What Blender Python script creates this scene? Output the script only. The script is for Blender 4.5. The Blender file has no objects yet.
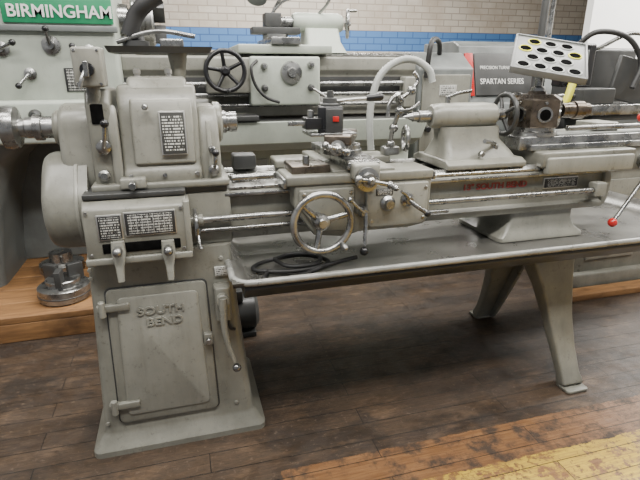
import bpy, bmesh, math, random
from mathutils import Vector, Matrix
random.seed(3)
scn=bpy.context.scene
C=scn.collection

# ---------------------------------------------------------------- materials
def newmat(name):
    m=bpy.data.materials.new(name); m.use_nodes=True
    nt=m.node_tree; b=nt.nodes['Principled BSDF']
    return m,nt,b
def mix(nt,fac,a,b):
    n=nt.nodes.new('ShaderNodeMix'); n.data_type='RGBA'
    for i,v in ((0,fac),(6,a),(7,b)):
        if hasattr(v,'links'): nt.links.new(v,n.inputs[i])
        else: n.inputs[i].default_value=v if i==0 else (*v,1)
    return n.outputs[2]
def ramp(nt,inp,p0,p1,c0=(0,0,0),c1=(1,1,1)):
    r=nt.nodes.new('ShaderNodeValToRGB'); r.color_ramp.elements[0].position=p0; r.color_ramp.elements[1].position=p1
    r.color_ramp.elements[0].color=(*c0,1); r.color_ramp.elements[1].color=(*c1,1)
    nt.links.new(inp,r.inputs[0]); return r.outputs[0]
def mth(nt,op,a,b=0.0,c=None):
    q=nt.nodes.new('ShaderNodeMath'); q.operation=op
    for i,v in enumerate((a,b,c)):
        if v is None: continue
        if hasattr(v,'links'): nt.links.new(v,q.inputs[i])
        else: q.inputs[i].default_value=v
    return q.outputs[0]
def noise(nt,vec,scale,detail=5,rough=.6):
    n=nt.nodes.new('ShaderNodeTexNoise'); n.inputs['Scale'].default_value=scale
    n.inputs['Detail'].default_value=detail; n.inputs['Roughness'].default_value=rough
    nt.links.new(vec,n.inputs['Vector']); return n.outputs['Fac']
def scaled(nt,vec,s):
    mp=nt.nodes.new('ShaderNodeMapping'); mp.inputs['Scale'].default_value=s; nt.links.new(vec,mp.inputs[0]); return mp.outputs[0]
def pos(nt):
    return nt.nodes.new('ShaderNodeNewGeometry').outputs['Position']
def bump(nt,b,h,strength=.2,dist=.002):
    n=nt.nodes.new('ShaderNodeBump'); n.inputs['Strength'].default_value=strength; n.inputs['Distance'].default_value=dist
    nt.links.new(h,n.inputs['Height']); nt.links.new(n.outputs[0],b.inputs['Normal'])
def paint(name,col,rough=.42,var=.25,metal=0.0,bmp=.25,scale=6,grime=(.045,.038,.028),gamt=.6,streak=.35):
    m,nt,b=newmat(name); p=pos(nt)
    n1=noise(nt,p,scale,6); n2=noise(nt,p,scale*7,5,.75); n3=noise(nt,p,120,2)
    st=noise(nt,scaled(nt,p,(22,22,2.2)),1.6,5,.7)
    dk=tuple(c*(1-var) for c in col); lt=tuple(min(1,c*(1+var*.6)) for c in col)
    c=mix(nt,ramp(nt,n1,.35,.68),dk,lt)
    c=mix(nt,mth(nt,'MULTIPLY',ramp(nt,st,.50,.75),streak*gamt),c,grime)
    c=mix(nt,mth(nt,'MULTIPLY',ramp(nt,n2,.58,.73),gamt),c,grime)
    nt.links.new(c,b.inputs['Base Color']); b.inputs['Metallic'].default_value=metal
    nt.links.new(ramp(nt,n1,.3,.7,(rough-.08,)*3,(rough+.12,)*3),b.inputs['Roughness'])
    bump(nt,b,n3,bmp,.001)
    return m
M={}
M['grey']=paint('lathe_grey_paint',(.182,.179,.150),rough=.33,var=.24)
M['grey2']=paint('lathe_grey_light',(.222,.219,.187),var=.17,rough=.33)
M['dkgrey']=paint('dark_grey_paint',(.04,.041,.04))
M['greygreen']=paint('pale_machine_paint',(.37,.40,.345),var=.10,gamt=.25)
M['midgrey']=paint('mid_grey_paint',(.13,.14,.135),gamt=.3)
M['steel']=paint('machined_steel',(.33,.33,.32),rough=.26,metal=.92,var=.45,bmp=.08,scale=14,grime=(.04,.036,.03),gamt=.5)
M['way']=paint('way_steel',(.44,.44,.42),rough=.26,metal=.9,var=.25,bmp=.05,scale=20,gamt=.35)
M['rust']=paint('browned_steel',(.15,.125,.10),rough=.30,metal=.85,var=.4,bmp=.1,scale=25)
M['black']=paint('black_plastic',(.010,.010,.011),rough=.3,var=.2,gamt=0)
M['rubber']=paint('rubber_hose',(.014,.014,.014),rough=.55,var=.2,gamt=0)
M['hose']=paint('grey_conduit',(.33,.34,.32),rough=.35,var=.1,gamt=.15)
M['traymat']=paint('tray_enamel',(.15,.155,.15),rough=.4,var=.1,gamt=.2)
M['pan']=paint('pan_metal',(.135,.132,.120),rough=.30,metal=.4,var=.4,scale=5,bmp=.1,streak=0)
M['panlip']=paint('pan_lip_metal',(.22,.22,.205),rough=.30,metal=.1,var=.3,scale=9)
M['red']=paint('red_paint',(.42,.012,.010),rough=.28,var=.1,gamt=0)
M['maroon']=paint('red_letters',(.25,.03,.027),rough=.5,var=.1,gamt=0)
M['yellow']=paint('yellow_paint',(.60,.57,.03),rough=.4,var=.15,gamt=.1)
M['green']=paint('green_sign',(.012,.20,.085),rough=.4,var=.06,gamt=0)
M['white']=paint('white_enamel',(.66,.66,.63),rough=.5,var=.06,gamt=.12)
M['wallwhite']=paint('white_wall_paint',(.88,.88,.86),rough=.6,var=.04,scale=1.2,gamt=.03)
M['ceil']=paint('ceiling_paint',(.5,.5,.48),rough=.8,var=.1,scale=1,gamt=.1)
M['brass']=paint('nickel_plate',(.5,.49,.46),rough=.3,metal=.85,var=.1,gamt=.1)
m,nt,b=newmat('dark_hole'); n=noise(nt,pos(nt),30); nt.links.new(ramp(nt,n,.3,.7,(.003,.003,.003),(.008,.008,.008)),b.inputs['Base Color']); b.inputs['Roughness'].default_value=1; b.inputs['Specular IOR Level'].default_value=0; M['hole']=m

def platemat(name,dark,light,rows,cols,cells=None):
    m,nt,b=newmat(name)
    tc=nt.nodes.new('ShaderNodeTexCoord'); s=nt.nodes.new('ShaderNodeSeparateXYZ'); nt.links.new(tc.outputs['Generated'],s.inputs[0])
    x,z=s.outputs[0],s.outputs[2]
    zr=mth(nt,'MULTIPLY',z,rows); row=mth(nt,'FLOOR',zr); fz=mth(nt,'FRACT',zr)
    rm=mth(nt,'MULTIPLY',mth(nt,'GREATER_THAN',fz,.28),mth(nt,'LESS_THAN',fz,.80))
    cb=nt.nodes.new('ShaderNodeCombineXYZ'); nt.links.new(mth(nt,'MULTIPLY',x,cols),cb.inputs[0]); nt.links.new(mth(nt,'MULTIPLY',row,7.3),cb.inputs[1])
    ch=mth(nt,'GREATER_THAN',noise(nt,cb.outputs[0],1.0,1,.3),.47)
    ed=mth(nt,'MULTIPLY',mth(nt,'MULTIPLY',mth(nt,'GREATER_THAN',x,.06),mth(nt,'LESS_THAN',x,.94)),mth(nt,'MULTIPLY',mth(nt,'GREATER_THAN',z,.06),mth(nt,'LESS_THAN',z,.94)))
    f=mth(nt,'MULTIPLY',mth(nt,'MULTIPLY',rm,ch),ed)
    if cells:
        fx=mth(nt,'FRACT',mth(nt,'MULTIPLY',x,cells)); f=mth(nt,'MAXIMUM',f,mth(nt,'MULTIPLY',mth(nt,'LESS_THAN',fx,.07),ed))
    c=mix(nt,f,dark,light); nt.links.new(c,b.inputs['Base Color']); b.inputs['Roughness'].default_value=.35
    return m
M['plate']=platemat('engraved_plate',(.02,.02,.02),(.45,.45,.42),9,22)
M['plate2']=platemat('gear_chart_plate',(.022,.022,.022),(.45,.45,.42),8,60,9)
M['plateM']=platemat('model_data_plate',(.035,.035,.032),(.5,.5,.46),14,18,None)
M['plateL']=platemat('light_label',(.45,.45,.42),(.03,.03,.03),5,20)

def woodmat(name,a,b_,scale=3):
    m,nt,b=newmat(name); p=pos(nt)
    n=noise(nt,scaled(nt,p,(1.5,14,14)),scale,6,.65); n2=noise(nt,p,5,4)
    c=mix(nt,ramp(nt,n,.3,.7),a,b_); c=mix(nt,ramp(nt,n2,.5,.75),c,tuple(x*.45 for x in a))
    nt.links.new(c,b.inputs['Base Color']); b.inputs['Roughness'].default_value=.6; bump(nt,b,n,.4,.002)
    return m
M['wood']=woodmat('plank_wood',(.14,.068,.027),(.32,.165,.062))

def floormat():
    m,nt,b=newmat('worn_wood_floor'); p=pos(nt)
    br=nt.nodes.new('ShaderNodeTexBrick'); nt.links.new(p,br.inputs['Vector'])
    br.inputs['Scale'].default_value=1; br.inputs['Brick Width'].default_value=1.22; br.inputs['Row Height'].default_value=.095
    br.inputs['Mortar Size'].default_value=.0017; br.inputs['Mortar Smooth'].default_value=.2
    br.inputs['Color1'].default_value=(.056,.036,.022,1); br.inputs['Color2'].default_value=(.036,.023,.015,1); br.inputs['Mortar'].default_value=(.004,.003,.002,1)
    g=noise(nt,scaled(nt,p,(1.6,26,1)),4,8,.75)
    gf=noise(nt,scaled(nt,p,(5,60,1)),5,4,.7)
    n=noise(nt,scaled(nt,p,(1,2.0,1)),1.9,9,.75); n2=noise(nt,p,9,6,.72); n4=noise(nt,p,45,5,.7)
    nb=noise(nt,scaled(nt,p,(1.3,3.5,1)),2.6,7,.7)
    c=mix(nt,ramp(nt,g,.48,.66),br.outputs[0],(.085,.053,.031))
    c=mix(nt,mth(nt,'MULTIPLY',ramp(nt,nb,.54,.66),.75),c,(.135,.085,.050))
    c=mix(nt,mth(nt,'MULTIPLY',ramp(nt,gf,.50,.60),.5),c,(.018,.012,.008))
    c=mix(nt,mth(nt,'MULTIPLY',ramp(nt,n,.47,.57),.8),c,(.019,.0135,.010))
    c=mix(nt,mth(nt,'MULTIPLY',ramp(nt,n4,.59,.66),.5),c,(.14,.10,.068))
    c=mix(nt,br.outputs['Fac'],c,(.004,.003,.002))
    sx=nt.nodes.new('ShaderNodeSeparateXYZ'); nt.links.new(p,sx.inputs[0])
    yy=mth(nt,'MULTIPLY_ADD',n2,.05,sx.outputs[1]); xx=mth(nt,'MULTIPLY_ADD',n2,.12,sx.outputs[0])
    def lt(v,e): return mth(nt,'LESS_THAN',v,e)
    def gt(v,e): return mth(nt,'GREATER_THAN',v,e)
    ply=mth(nt,'MULTIPLY',lt(mth(nt,'MULTIPLY_ADD',n4,.02,sx.outputs[1]),1.375),gt(xx,.30))
    wornmask=ramp(nt,mth(nt,'ADD',mth(nt,'MULTIPLY',n4,.5),mth(nt,'MULTIPLY',n2,.5)),.45,.51)
    yel=mth(nt,'MULTIPLY',mth(nt,'MULTIPLY',lt(yy,1.215),wornmask),gt(xx,.55))
    plyc=mix(nt,ramp(nt,g,.40,.62),(.12,.055,.021),(.215,.108,.045)); plyc=mix(nt,ramp(nt,n2,.47,.60),plyc,(.04,.024,.014))
    plyc=mix(nt,br.outputs['Fac'],plyc,(.006,.004,.002))
    c=mix(nt,ply,c,plyc)
    yc=mix(nt,ramp(nt,g,.4,.62),(.50,.34,.025),(.27,.16,.03)); yc=mix(nt,br.outputs['Fac'],yc,(.02,.01,.004))
    c=mix(nt,yel,c,yc)
    nt.links.new(c,b.inputs['Base Color'])
    nt.links.new(ramp(nt,n2,.35,.65,(.36,)*3,(.65,)*3),b.inputs['Roughness'])
    h=mth(nt,'ADD',mth(nt,'MULTIPLY',g,.6),mth(nt,'MULTIPLY',n4,.4)); h=mth(nt,'SUBTRACT',h,mth(nt,'MULTIPLY',br.outputs['Fac'],1.2))
    bump(nt,b,h,.55,.004)
    return m
M['floor']=floormat()
def wallmat():
    m,nt,b=newmat('painted_brick'); p=pos(nt)
    s=nt.nodes.new('ShaderNodeSeparateXYZ'); cb=nt.nodes.new('ShaderNodeCombineXYZ'); nt.links.new(p,s.inputs[0])
    nt.links.new(s.outputs[0],cb.inputs[0]); nt.links.new(s.outputs[2],cb.inputs[1])
    br=nt.nodes.new('ShaderNodeTexBrick'); nt.links.new(cb.outputs[0],br.inputs['Vector'])
    br.inputs['Scale'].default_value=1; br.inputs['Brick Width'].default_value=.24; br.inputs['Row Height'].default_value=.085; br.inputs['Mortar Size'].default_value=.007
    br.inputs['Color1'].default_value=(.58,.53,.45,1); br.inputs['Color2'].default_value=(.49,.44,.37,1); br.inputs['Mortar'].default_value=(.31,.27,.225,1)
    n=noise(nt,p,2.5,6); c=mix(nt,ramp(nt,n,.45,.75),br.outputs[0],(.38,.31,.24))
    z=s.outputs[2]
    band=mth(nt,'MULTIPLY',mth(nt,'GREATER_THAN',z,1.60),mth(nt,'LESS_THAN',z,1.87))
    bl=mix(nt,br.outputs['Fac'],(.075,.20,.45),(.035,.10,.27))
    c=mix(nt,band,c,bl); nt.links.new(c,b.inputs['Base Color']); b.inputs['Roughness'].default_value=.6
    bump(nt,b,br.outputs['Fac'],-.6,.006)
    return m
M['brick']=wallmat()

# ---------------------------------------------------------------- mesh helpers
def mk(name,bm,mat,par,sharp=38):
    me=bpy.data.meshes.new(name); bmesh.ops.recalc_face_normals(bm,faces=bm.faces[:])
    bm.to_mesh(me); bm.free()
    for p in me.polygons: p.use_smooth=True
    me.set_sharp_from_angle(angle=math.radians(sharp))
    me.materials.append(M[mat] if isinstance(mat,str) else mat)
    o=bpy.data.objects.new(name,me); C.objects.link(o)
    if par: o.parent=par
    return o
def root(name):
    o=bpy.data.objects.new(name,None); o.empty_display_size=.1; C.objects.link(o); return o
def bev(bm,b,seg=3,ang=25):
    if b<=0: return
    es=[e for e in bm.edges if len(e.link_faces)==2 and e.calc_face_angle(0)>math.radians(ang)]
    bmesh.ops.bevel(bm,geom=es,offset=b,segments=seg,affect='EDGES',profile=.5,clamp_overlap=True)
def box(name,x0,x1,y0,y1,z0,z1,mat,par,b=.004,rot=None):
    bm=bmesh.new(); bmesh.ops.create_cube(bm,size=1)
    c=Vector(((x0+x1)/2,(y0+y1)/2,(z0+z1)/2)); s=(abs(x1-x0),abs(y1-y0),abs(z1-z0))
    for v in bm.verts: v.co=Vector((v.co.x*s[0],v.co.y*s[1],v.co.z*s[2]))
    bev(bm,min(b,min(s)*.45))
    for v in bm.verts:
        if rot: v.co=rot@v.co
        v.co+=c
    return mk(name,bm,mat,par)
def loft(name,secs,mat,par,b=0,sharp=38,seg=3,closed=False):
    bm=bmesh.new(); R=[[bm.verts.new(Vector(p)) for p in s] for s in secs]; n=len(R[0])
    rng=range(len(R)) if closed else range(len(R)-1)
    for i in rng:
        A=R[i]; B=R[(i+1)%len(R)]
        for j in range(n): bm.faces.new((A[j],A[(j+1)%n],B[(j+1)%n],B[j]))
    if not closed: bm.faces.new(R[0][::-1]); bm.faces.new(R[-1])
    bmesh.ops.recalc_face_normals(bm,faces=bm.faces[:]); bev(bm,b,seg)
    return mk(name,bm,mat,par,sharp)
def prismx(name,yz,x0,x1,mat,par,b=.006):
    return loft(name,[[(x0,y,z) for y,z in yz],[(x1,y,z) for y,z in yz]],mat,par,b)
def prismy(name,xz,y0,y1,mat,par,b=.006):
    return loft(name,[[(x,y0,z) for x,z in xz],[(x,y1,z) for x,z in xz]],mat,par,b)
def fr(axis):
    a=Vector(axis).normalized(); u=a.orthogonal().normalized(); return a,u,a.cross(u)
def rev(name,o,axis,prof,mat,par,n=32,sharp=38):
    a,u,v=fr(axis); o=Vector(o)
    return loft(name,[[o+a*s+(u*math.cos(t)+v*math.sin(t))*max(r,.0004) for t in (2*math.pi*k/n for k in range(n))] for s,r in prof],mat,par,0,sharp)
def cyl(name,p0,p1,r,mat,par,r2=None,n=24,b=.0015):
    p0=Vector(p0);p1=Vector(p1);L=(p1-p0).length; r2=r if r2 is None else r2; b=min(b,r*.4,r2*.4,L*.3)
    return rev(name,p0,p1-p0,[(0,r-b),(b,r),(L-b,r2),(L,r2-b)],mat,par,n)
def ball(name,c,r,mat,par):
    pr=[(r*math.sin(t),r*math.cos(t)) for t in (math.pi*(k/12-.5) for k in range(13))]
    return rev(name,c,(0,.3,1),pr,mat,par,20,60)
def catmull(P,k=6):
    P=[Vector(p) for p in P]; Q=[P[0]*2-P[1]]+P+[P[-1]*2-P[-2]]; out=[]
    for i in range(1,len(Q)-2):
        for j in range(k):
            t=j/k; a,b,c,d=Q[i-1:i+3]
            out.append(.5*((2*b)+(c-a)*t+(2*a-5*b+4*c-d)*t*t+(3*b-a-3*c+d)*t**3))
    out.append(P[-1]); return out
def tube(name,pts,r,mat,par,k=8,n=12,ripple=0,smooth=True,r_end=None):
    P=catmull(pts,k) if smooth else [Vector(p) for p in pts]
    secs=[]; u=None
    for i,p in enumerate(P):
        t=(P[min(i+1,len(P)-1)]-P[max(i-1,0)]).normalized()
        if u is None: u=t.orthogonal().normalized()
        u=(u-t*u.dot(t)).normalized(); v=t.cross(u)
        rr_=r if r_end is None else r+(r_end-r)*i/(len(P)-1)
        if ripple and i%2: rr_*=1-ripple
        secs.append([p+(u*math.cos(a)+v*math.sin(a))*rr_ for a in (2*math.pi*q/n for q in range(n))])
    return loft(name,secs,mat,par,0,60)
def torus(name,c,axis,R,r,mat,par,n=48,m=12,sy=1):
    a,u,v=fr(axis); c=Vector(c)
    secs=[]
    for k in range(n):
        t=2*math.pi*k/n; d=u*math.cos(t)+v*math.sin(t)
        secs.append([c+d*(R+r*math.cos(q))+a*(r*sy*math.sin(q)) for q in (2*math.pi*j/m for j in range(m))])
    return loft(name,secs,mat,par,0,60,closed=True)
def root_child(name,par):
    o=root(name); o.parent=par; return o
def wheel(name,c,axis,R,rt,par,nsp=3,mat='steel',hub=.02,dish=.0,ang=0,handle=True,hm='steel'):
    a,u,v=fr(axis); c=Vector(c); w=root_child(name,par)
    torus(name+'_rim',c,axis,R,rt,mat,w)
    for k in range(nsp):
        t=ang+2*math.pi*k/nsp; d=u*math.cos(t)+v*math.sin(t)
        tube(name+'_spoke_%d'%k,[c-a*dish+d*hub*.6,c-a*dish*.4+d*R*.55,c+d*(R-rt*.3)],rt*.9,mat,w,k=4,r_end=rt*.75)
    rev(name+'_hub',c-a*(dish+.012),a,[(0,hub*.8),(.004,hub),(.03,hub*.95),(.036,hub*.6),(.045,hub*.5)],mat,w)
    if handle:
        t=ang+math.pi/nsp*.9; d=u*math.cos(t)+v*math.sin(t)
        rev(name+'_handle',c+d*R,a,[(0,.005),(.008,.008),(.03,.011),(.055,.009),(.062,.004)],hm,w)
    return w
def text(name,body,loc,size,mat,par,ext=.002,rot=(math.pi/2,0,0),sx=1,bold=0):
    cu=bpy.data.curves.new(name,'FONT'); cu.body=body; cu.size=size; cu.extrude=ext; cu.align_x='CENTER'; cu.align_y='CENTER'; cu.offset=bold
    o=bpy.data.objects.new(name+'_c',cu); C.objects.link(o)
    bpy.context.view_layer.update()
    me=bpy.data.meshes.new_from_object(o.evaluated_get(bpy.context.evaluated_depsgraph_get())); me.name=name
    bpy.data.objects.remove(o)
    m=bpy.data.objects.new(name,me); C.objects.link(m); me.materials.clear(); me.materials.append(M[mat])
    m.location=loc; m.rotation_euler=rot; m.scale=(sx,1,1)
    if par: m.parent=par
    return m
def bolt(name,c,axis,r,mat,par,h=.008):
    a=Vector(axis).normalized(); c=Vector(c)
    rev(name,c,a,[(0,r),(h*.8,r),(h,r*.85)],mat,par,6,20)
def rr(x0,x1,y0,y1,z,r,k=4):
    pts=[]
    for cx,cy,a0 in ((x1-r,y1-r,0),(x0+r,y1-r,90),(x0+r,y0+r,180),(x1-r,y0+r,270)):
        for j in range(k+1):
            a=math.radians(a0+90*j/k); pts.append((cx+r*math.cos(a),cy+r*math.sin(a),z))
    return pts
def crank(name,c,L,ang,par,mat='steel',depth=-.02):
    g=root_child(name,par); c=Vector(c); d=Vector((math.cos(ang),0,math.sin(ang)))
    rev(name+'_hub',c,(0,-1,0),[(0,.015),(.018,.015),(.024,.008)],mat,g)
    tube(name+'_arm',[c+d*L*.9+Vector((0,depth,0)),c+Vector((0,-.012,0)),c-d*L*.6+Vector((0,depth*.5,0))],.0075,mat,g,k=4)
    ball(name+'_counterball',c-d*L*.6+Vector((0,depth*.5,0)),.014,mat,g)
    ball(name+'_ball',c+d*L*.9+Vector((0,depth,0)),.013,mat,g)
    rev(name+'_grip',c+d*L*.9+Vector((0,depth,0)),(0,-1,0),[(0,.006),(.012,.007),(.035,.011),(.055,.009),(.062,.003)],mat,g)
    return g
def RZ(a): return Matrix.Rotation(a,3,'Z')
def RX(a): return Matrix.Rotation(a,3,'X')

# ================================================================ ROOM
box('floor',-4,9,-2.5,7,-.1,0,'floor',None,b=0)
box('wall_back',-4,9,7,7.2,0,3.8,'brick',None,b=0)
box('wall_right',8.8,9,-2.5,7,0,3.8,'wallwhite',None,b=0)
box('wall_partition',4.55,8.8,4.95,5.05,0,3.8,'wallwhite',None,b=0)
box('ceiling',-4,9,-2.5,7.2,3.8,3.9,'ceil',None,b=0)

# ================================================================ MAIN LATHE
L=root('metal_lathe')
sec=[rr(-.41,.228,1.60,2.10,0,.03),rr(-.41,.228,1.60,2.10,.022,.03),rr(-.405,.222,1.606,2.095,.032,.03),
     rr(-.375,.195,1.632,2.075,.065,.03),rr(-.368,.188,1.636,2.07,.08,.03),rr(-.345,.150,1.655,2.05,.55,.03),rr(-.338,.140,1.66,2.045,.765,.03)]
loft('pedestal_body',sec,'grey',L,0,30)
def pf(z): return 1.636+(z-.08)/(.685)*.024
def slab(name,x0,x1,z0,z1,t,mat,b=.006,x0t=None,x1t=None,rad=.02,base=0):
    x0t=x0 if x0t is None else x0t; x1t=x1 if x1t is None else x1t
    o=[]
    for (cx,cz,a0) in ((1,1,0),(0,1,90),(0,0,180),(1,0,270)):
        for j in range(5):
            a=math.radians(a0+90*j/4)
            z=(z1-rad if cz else z0+rad)+rad*math.sin(a)
            f=(z-z0)/(z1-z0); xa=x0+(x0t-x0)*f; xb=x1+(x1t-x1)*f
            x=(xb-rad if cx else xa+rad)+rad*math.cos(a); o.append((x,z))
    return loft(name,[[(x,pf(z)+.01-base,z) for x,z in o],[(x,pf(z)-t-base,z) for x,z in o]],mat,L,b,seg=2)
slab('pedestal_door_gap',-.310,.057,.113,.650,.0015,'dkgrey',.0005,-.297,.045)
slab('pedestal_door',-.305,.052,.118,.645,.012,'grey',.006,-.292,.04)
slab('pedestal_door_panel',-.275,.022,.150,.615,.018,'grey2',.007,-.262,.012)
for i,z in enumerate((.20,.585)):
    x=-.302 if z<.4 else -.294
    box('door_hinge_leaf_%d'%i,x-.03,x+.075,pf(z)-.028,pf(z)-.005,z-.013,z+.013,'grey',L,.004)
    cyl('door_hinge_pin_%d'%i,(x-.012,pf(z)-.026,z-.028),(x-.012,pf(z)-.026,z+.028),.011,'grey2',L)
box('door_latch_plate',.018,.05,pf(.42)-.03,pf(.42)-.008,.40,.445,'grey',L)
cyl('door_latch_knob',(.034,pf(.42)-.03,.42),(.034,pf(.42)-.045,.42),.011,'steel',L)
text('cast_lettering_top','SOUTH',(-.118,pf(.56)-.019,.558),.040,'grey2',L,.004,(math.pi/2-.03,0,0),1.2,.001)
text('cast_lettering_bottom','BEND',(-.110,pf(.51)-.019,.515),.040,'grey2',L,.004,(math.pi/2-.03,0,0),1.2,.001)
for i,(x,z) in enumerate(((-.33,.72),(.10,.72),(-.33,.69),(.12,.12),(-.35,.12))):
    bolt('pedestal_screw_%d'%i,(x,pf(z)+.001,z),(0,-1,0),.008,'grey2',L,.006)
box('switch_label',.075,.125,1.648,1.656,.655,.69,'plateL',L,.002)
loft('switch_housing',[rr(.066,.122,1.598,1.66,z,.014) for z in (.50,.51,.62,.628)],'grey2',L,.004)
cyl('switch_pivot',(.092,1.605,.59),(.092,1.57,.59),.022,'grey2',L)
tube('switch_lever',[(.092,1.575,.60),(.09,1.565,.50),(.10,1.56,.42),(.118,1.56,.35)],.015,'grey2',L,r_end=.007)
ball('switch_lever_ball',(.124,1.56,.325),.016,'steel',L)
tube('switch_cable',[(.105,1.62,.50),(.115,1.615,.46),(.13,1.64,.44)],.006,'rubber',L)
# quick change gearbox
prof=[(1.605,.765),(1.60,.785),(1.60,.905),(1.608,.935),(1.63,.955),(1.66,.965),(1.86,.965),(1.86,.765)]
prismx('gearbox_body',prof,-.318,0.0,'grey',L,.006)
box('gearbox_lower_rim',-.325,.006,1.592,1.86,.755,.778,'grey2',L,.005)
box('gearbox_ledge_shadow',-.315,.0,1.635,1.86,.962,.98,'dkgrey',L,.004)  # top ledge, its dark grey paints in the shadow of the gearbox recess
box('gearbox_right_flange',-.012,.008,1.596,1.80,.775,.95,'grey2',L,.004)
box('thread_plate_frame',-.277,-.202,1.5955,1.602,.838,.922,'brass',L,.001)
box('thread_plate',-.273,-.206,1.5935,1.60,.842,.918,'plate',L,.001)
box('gear_chart_frame',-.196,-.038,1.5955,1.602,.846,.926,'brass',L,.001)
box('gear_chart',-.193,-.041,1.5935,1.60,.850,.922,'plate2',L,.001)
box('gearbox_lever_slot',-.27,-.03,1.597,1.604,.793,.826,'hole',L,.004)
for i,(x,z) in enumerate(((-.222,.80),(-.07,.79))):
    loft('tumbler_lever_%d'%i,[rr(x-.02,x+.02,1.575,1.60,z+.035,.008),rr(x-.022,x+.022,1.57,1.60,z,.009),rr(x-.013,x+.013,1.556,1.575,z-.045,.006),rr(x-.010,x+.010,1.55,1.567,z-.09,.005)],'grey2',L,0,60)
    cyl('tumbler_plunger_%d'%i,(x,1.58,z+.012),(x,1.545,z+.012),.014,'steel',L)
    ball('tumbler_knob_%d'%i,(x+.001,1.545,z+.012),.015,'steel',L)
for i,x in enumerate((-.305,-.02)):
    for j,z in enumerate((.79,.93)): bolt('gearbox_bolt_%d%d'%(i,j),(x,1.601,z),(0,-1,0),.006,'steel',L,.005)
# end gear guard
def hullprof(circs):
    pts=[]
    for (y,z,r) in circs:
        for k in range(24): pts.append((y+r*math.cos(k*math.pi/12),z+r*math.sin(k*math.pi/12)))
    pts=sorted(set(pts))
    def half(ps):
        h=[]
        for p in ps:
            while len(h)>=2 and (h[-1][0]-h[-2][0])*(p[1]-h[-2][1])-(h[-1][1]-h[-2][1])*(p[0]-h[-2][0])<=1e-9: h.pop()
            h.append(p)
        return h
    a=half(pts); b=half(pts[::-1]); return a[:-1]+b[:-1]
hp=hullprof([(1.80,.90,.135),(1.84,.97,.12)])
def scl(P,k):
    cy=sum(p[0] for p in P)/len(P); cz=sum(p[1] for p in P)/len(P); return [(cy+(y-cy)*k,cz+(z-cz)*k) for y,z in P]
loft('end_gear_guard',[[(x,y,z) for y,z in scl(hp,k)] for x,k in ((-.305,1),(-.41,1),(-.428,.97),(-.441,.91),(-.446,.82))],'grey',L,0,50)
loft('end_guard_rim',[[(x,y,z) for y,z in scl(hp,1.02)] for x in (-.345,-.333)],'grey2',L,.002)
hp2=hullprof([(1.85,1.165,.082),(1.85,1.02,.10)])
loft('spindle_guard',[[(x,y,z) for y,z in scl(hp2,k)] for x,k in ((-.285,1),(-.36,1),(-.373,.95),(-.38,.86))],'grey2',L,0,50)
rev('spindle_guard_boss',(-.37,1.85,1.165),(-1,0,0),[(0,.062),(.02,.06),(.03,.05)],'grey',L)
rev('spindle_tube',(-.385,1.85,1.17),(-1,0,0),[(0,.036),(.05,.036),(.052,.043),(.075,.043),(.078,.034),(.10,.034),(.104,.029),(.13,.029)],'steel',L)
rev('spindle_end_chuck',(-.505,1.85,1.172),(-1,0,0),[(0,.045),(.006,.066),(.03,.07),(.045,.068),(.05,.055),(.051,.03),(.06,.028)],'steel',L,40)
# headstock
prof=[(1.685,.985),(1.685,1.03),(1.70,1.05),(1.725,1.20),(1.745,1.265),(1.78,1.305),(1.94,1.305),(1.975,1.26),(2.0,1.05),(2.0,.985)]
prismx('headstock_casting',prof,-.188,.062,'grey',L,.018)
prismx('headstock_front_cover',[(1.688,1.055),(1.710,1.195),(1.733,1.262),(1.80,1.27),(1.80,1.055)],-.150,.045,'grey2',L,.010)
prismx('headstock_cap',[(1.765,1.29),(1.80,1.33),(1.92,1.33),(1.95,1.29)],-.155,.035,'grey2',L,.014)
prismx('headstock_left_web',[(1.70,.985),(1.70,1.25),(1.73,1.295),(1.96,1.295),(1.99,.985)],-.278,-.205,'grey',L,.014)
prismx('headstock_left_recess',[(1.695,1.19),(1.697,1.25),(1.71,1.25),(1.71,1.19)],-.262,-.225,'hole',L,.004)
prismx('headstock_left_rib',[(1.69,.985),(1.69,1.18),(1.72,1.25),(1.75,.985)],-.218,-.188,'grey2',L,.008)
prismx('headstock_right_casting',[(1.70,.985),(1.70,1.07),(1.735,1.19),(1.77,1.235),(1.93,1.235),(1.97,1.18),(2.0,.985)],.058,.128,'grey',L,.016)
prismx('headstock_right_rib',[(1.69,1.0),(1.69,1.06),(1.727,1.19),(1.75,1.19),(1.75,1.0)],.085,.10,'grey2',L,.004)
box('headstock_base',-.29,.150,1.672,2.02,.975,1.0,'grey',L,.008)
box('headstock_gap_shadow',-.285,.14,1.69,2.0,.955,.977,'dkgrey',L,.002)  # dark strip painting the shaded gap beneath the headstock
rev('front_bearing_cap',(.12,1.85,1.172),(1,0,0),[(0,.072),(.02,.070),(.028,.06),(.03,.045)],'grey2',L)
rev('spindle_nose',(.145,1.85,1.172),(1,0,0),[(0,.040),(.018,.040),(.02,.034),(.03,.034),(.031,.036),(.055,.036),(.058,.03)],'steel',L)
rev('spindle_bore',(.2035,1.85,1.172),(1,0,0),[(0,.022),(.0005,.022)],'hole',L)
box('model_plate_frame',-.062,.020,1.690,1.705,1.085,1.225,'brass',L,.001,RX(-.155))
box('model_plate',-.058,.016,1.687,1.70,1.089,1.221,'plateM',L,.001,RX(-.155))
for i,(x,z,r) in enumerate(((-.235,1.12,.022),(-.245,1.03,.018),(.10,1.03,.018),(.098,1.10,.012),(-.10,1.24,.010))):
    rev('headstock_knob_%d'%i,(x,1.705,z),(0,-1,0),[(0,r*.8),(.012,r*.8),(.014,r),(.03,r),(.036,r*.6)],'steel',L)
tube('headstock_shift_lever',[(-.235,1.67,1.12),(-.225,1.655,1.155),(-.22,1.65,1.19)],.007,'steel',L)
ball('headstock_shift_ball',(-.22,1.65,1.195),.013,'black',L)
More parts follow.
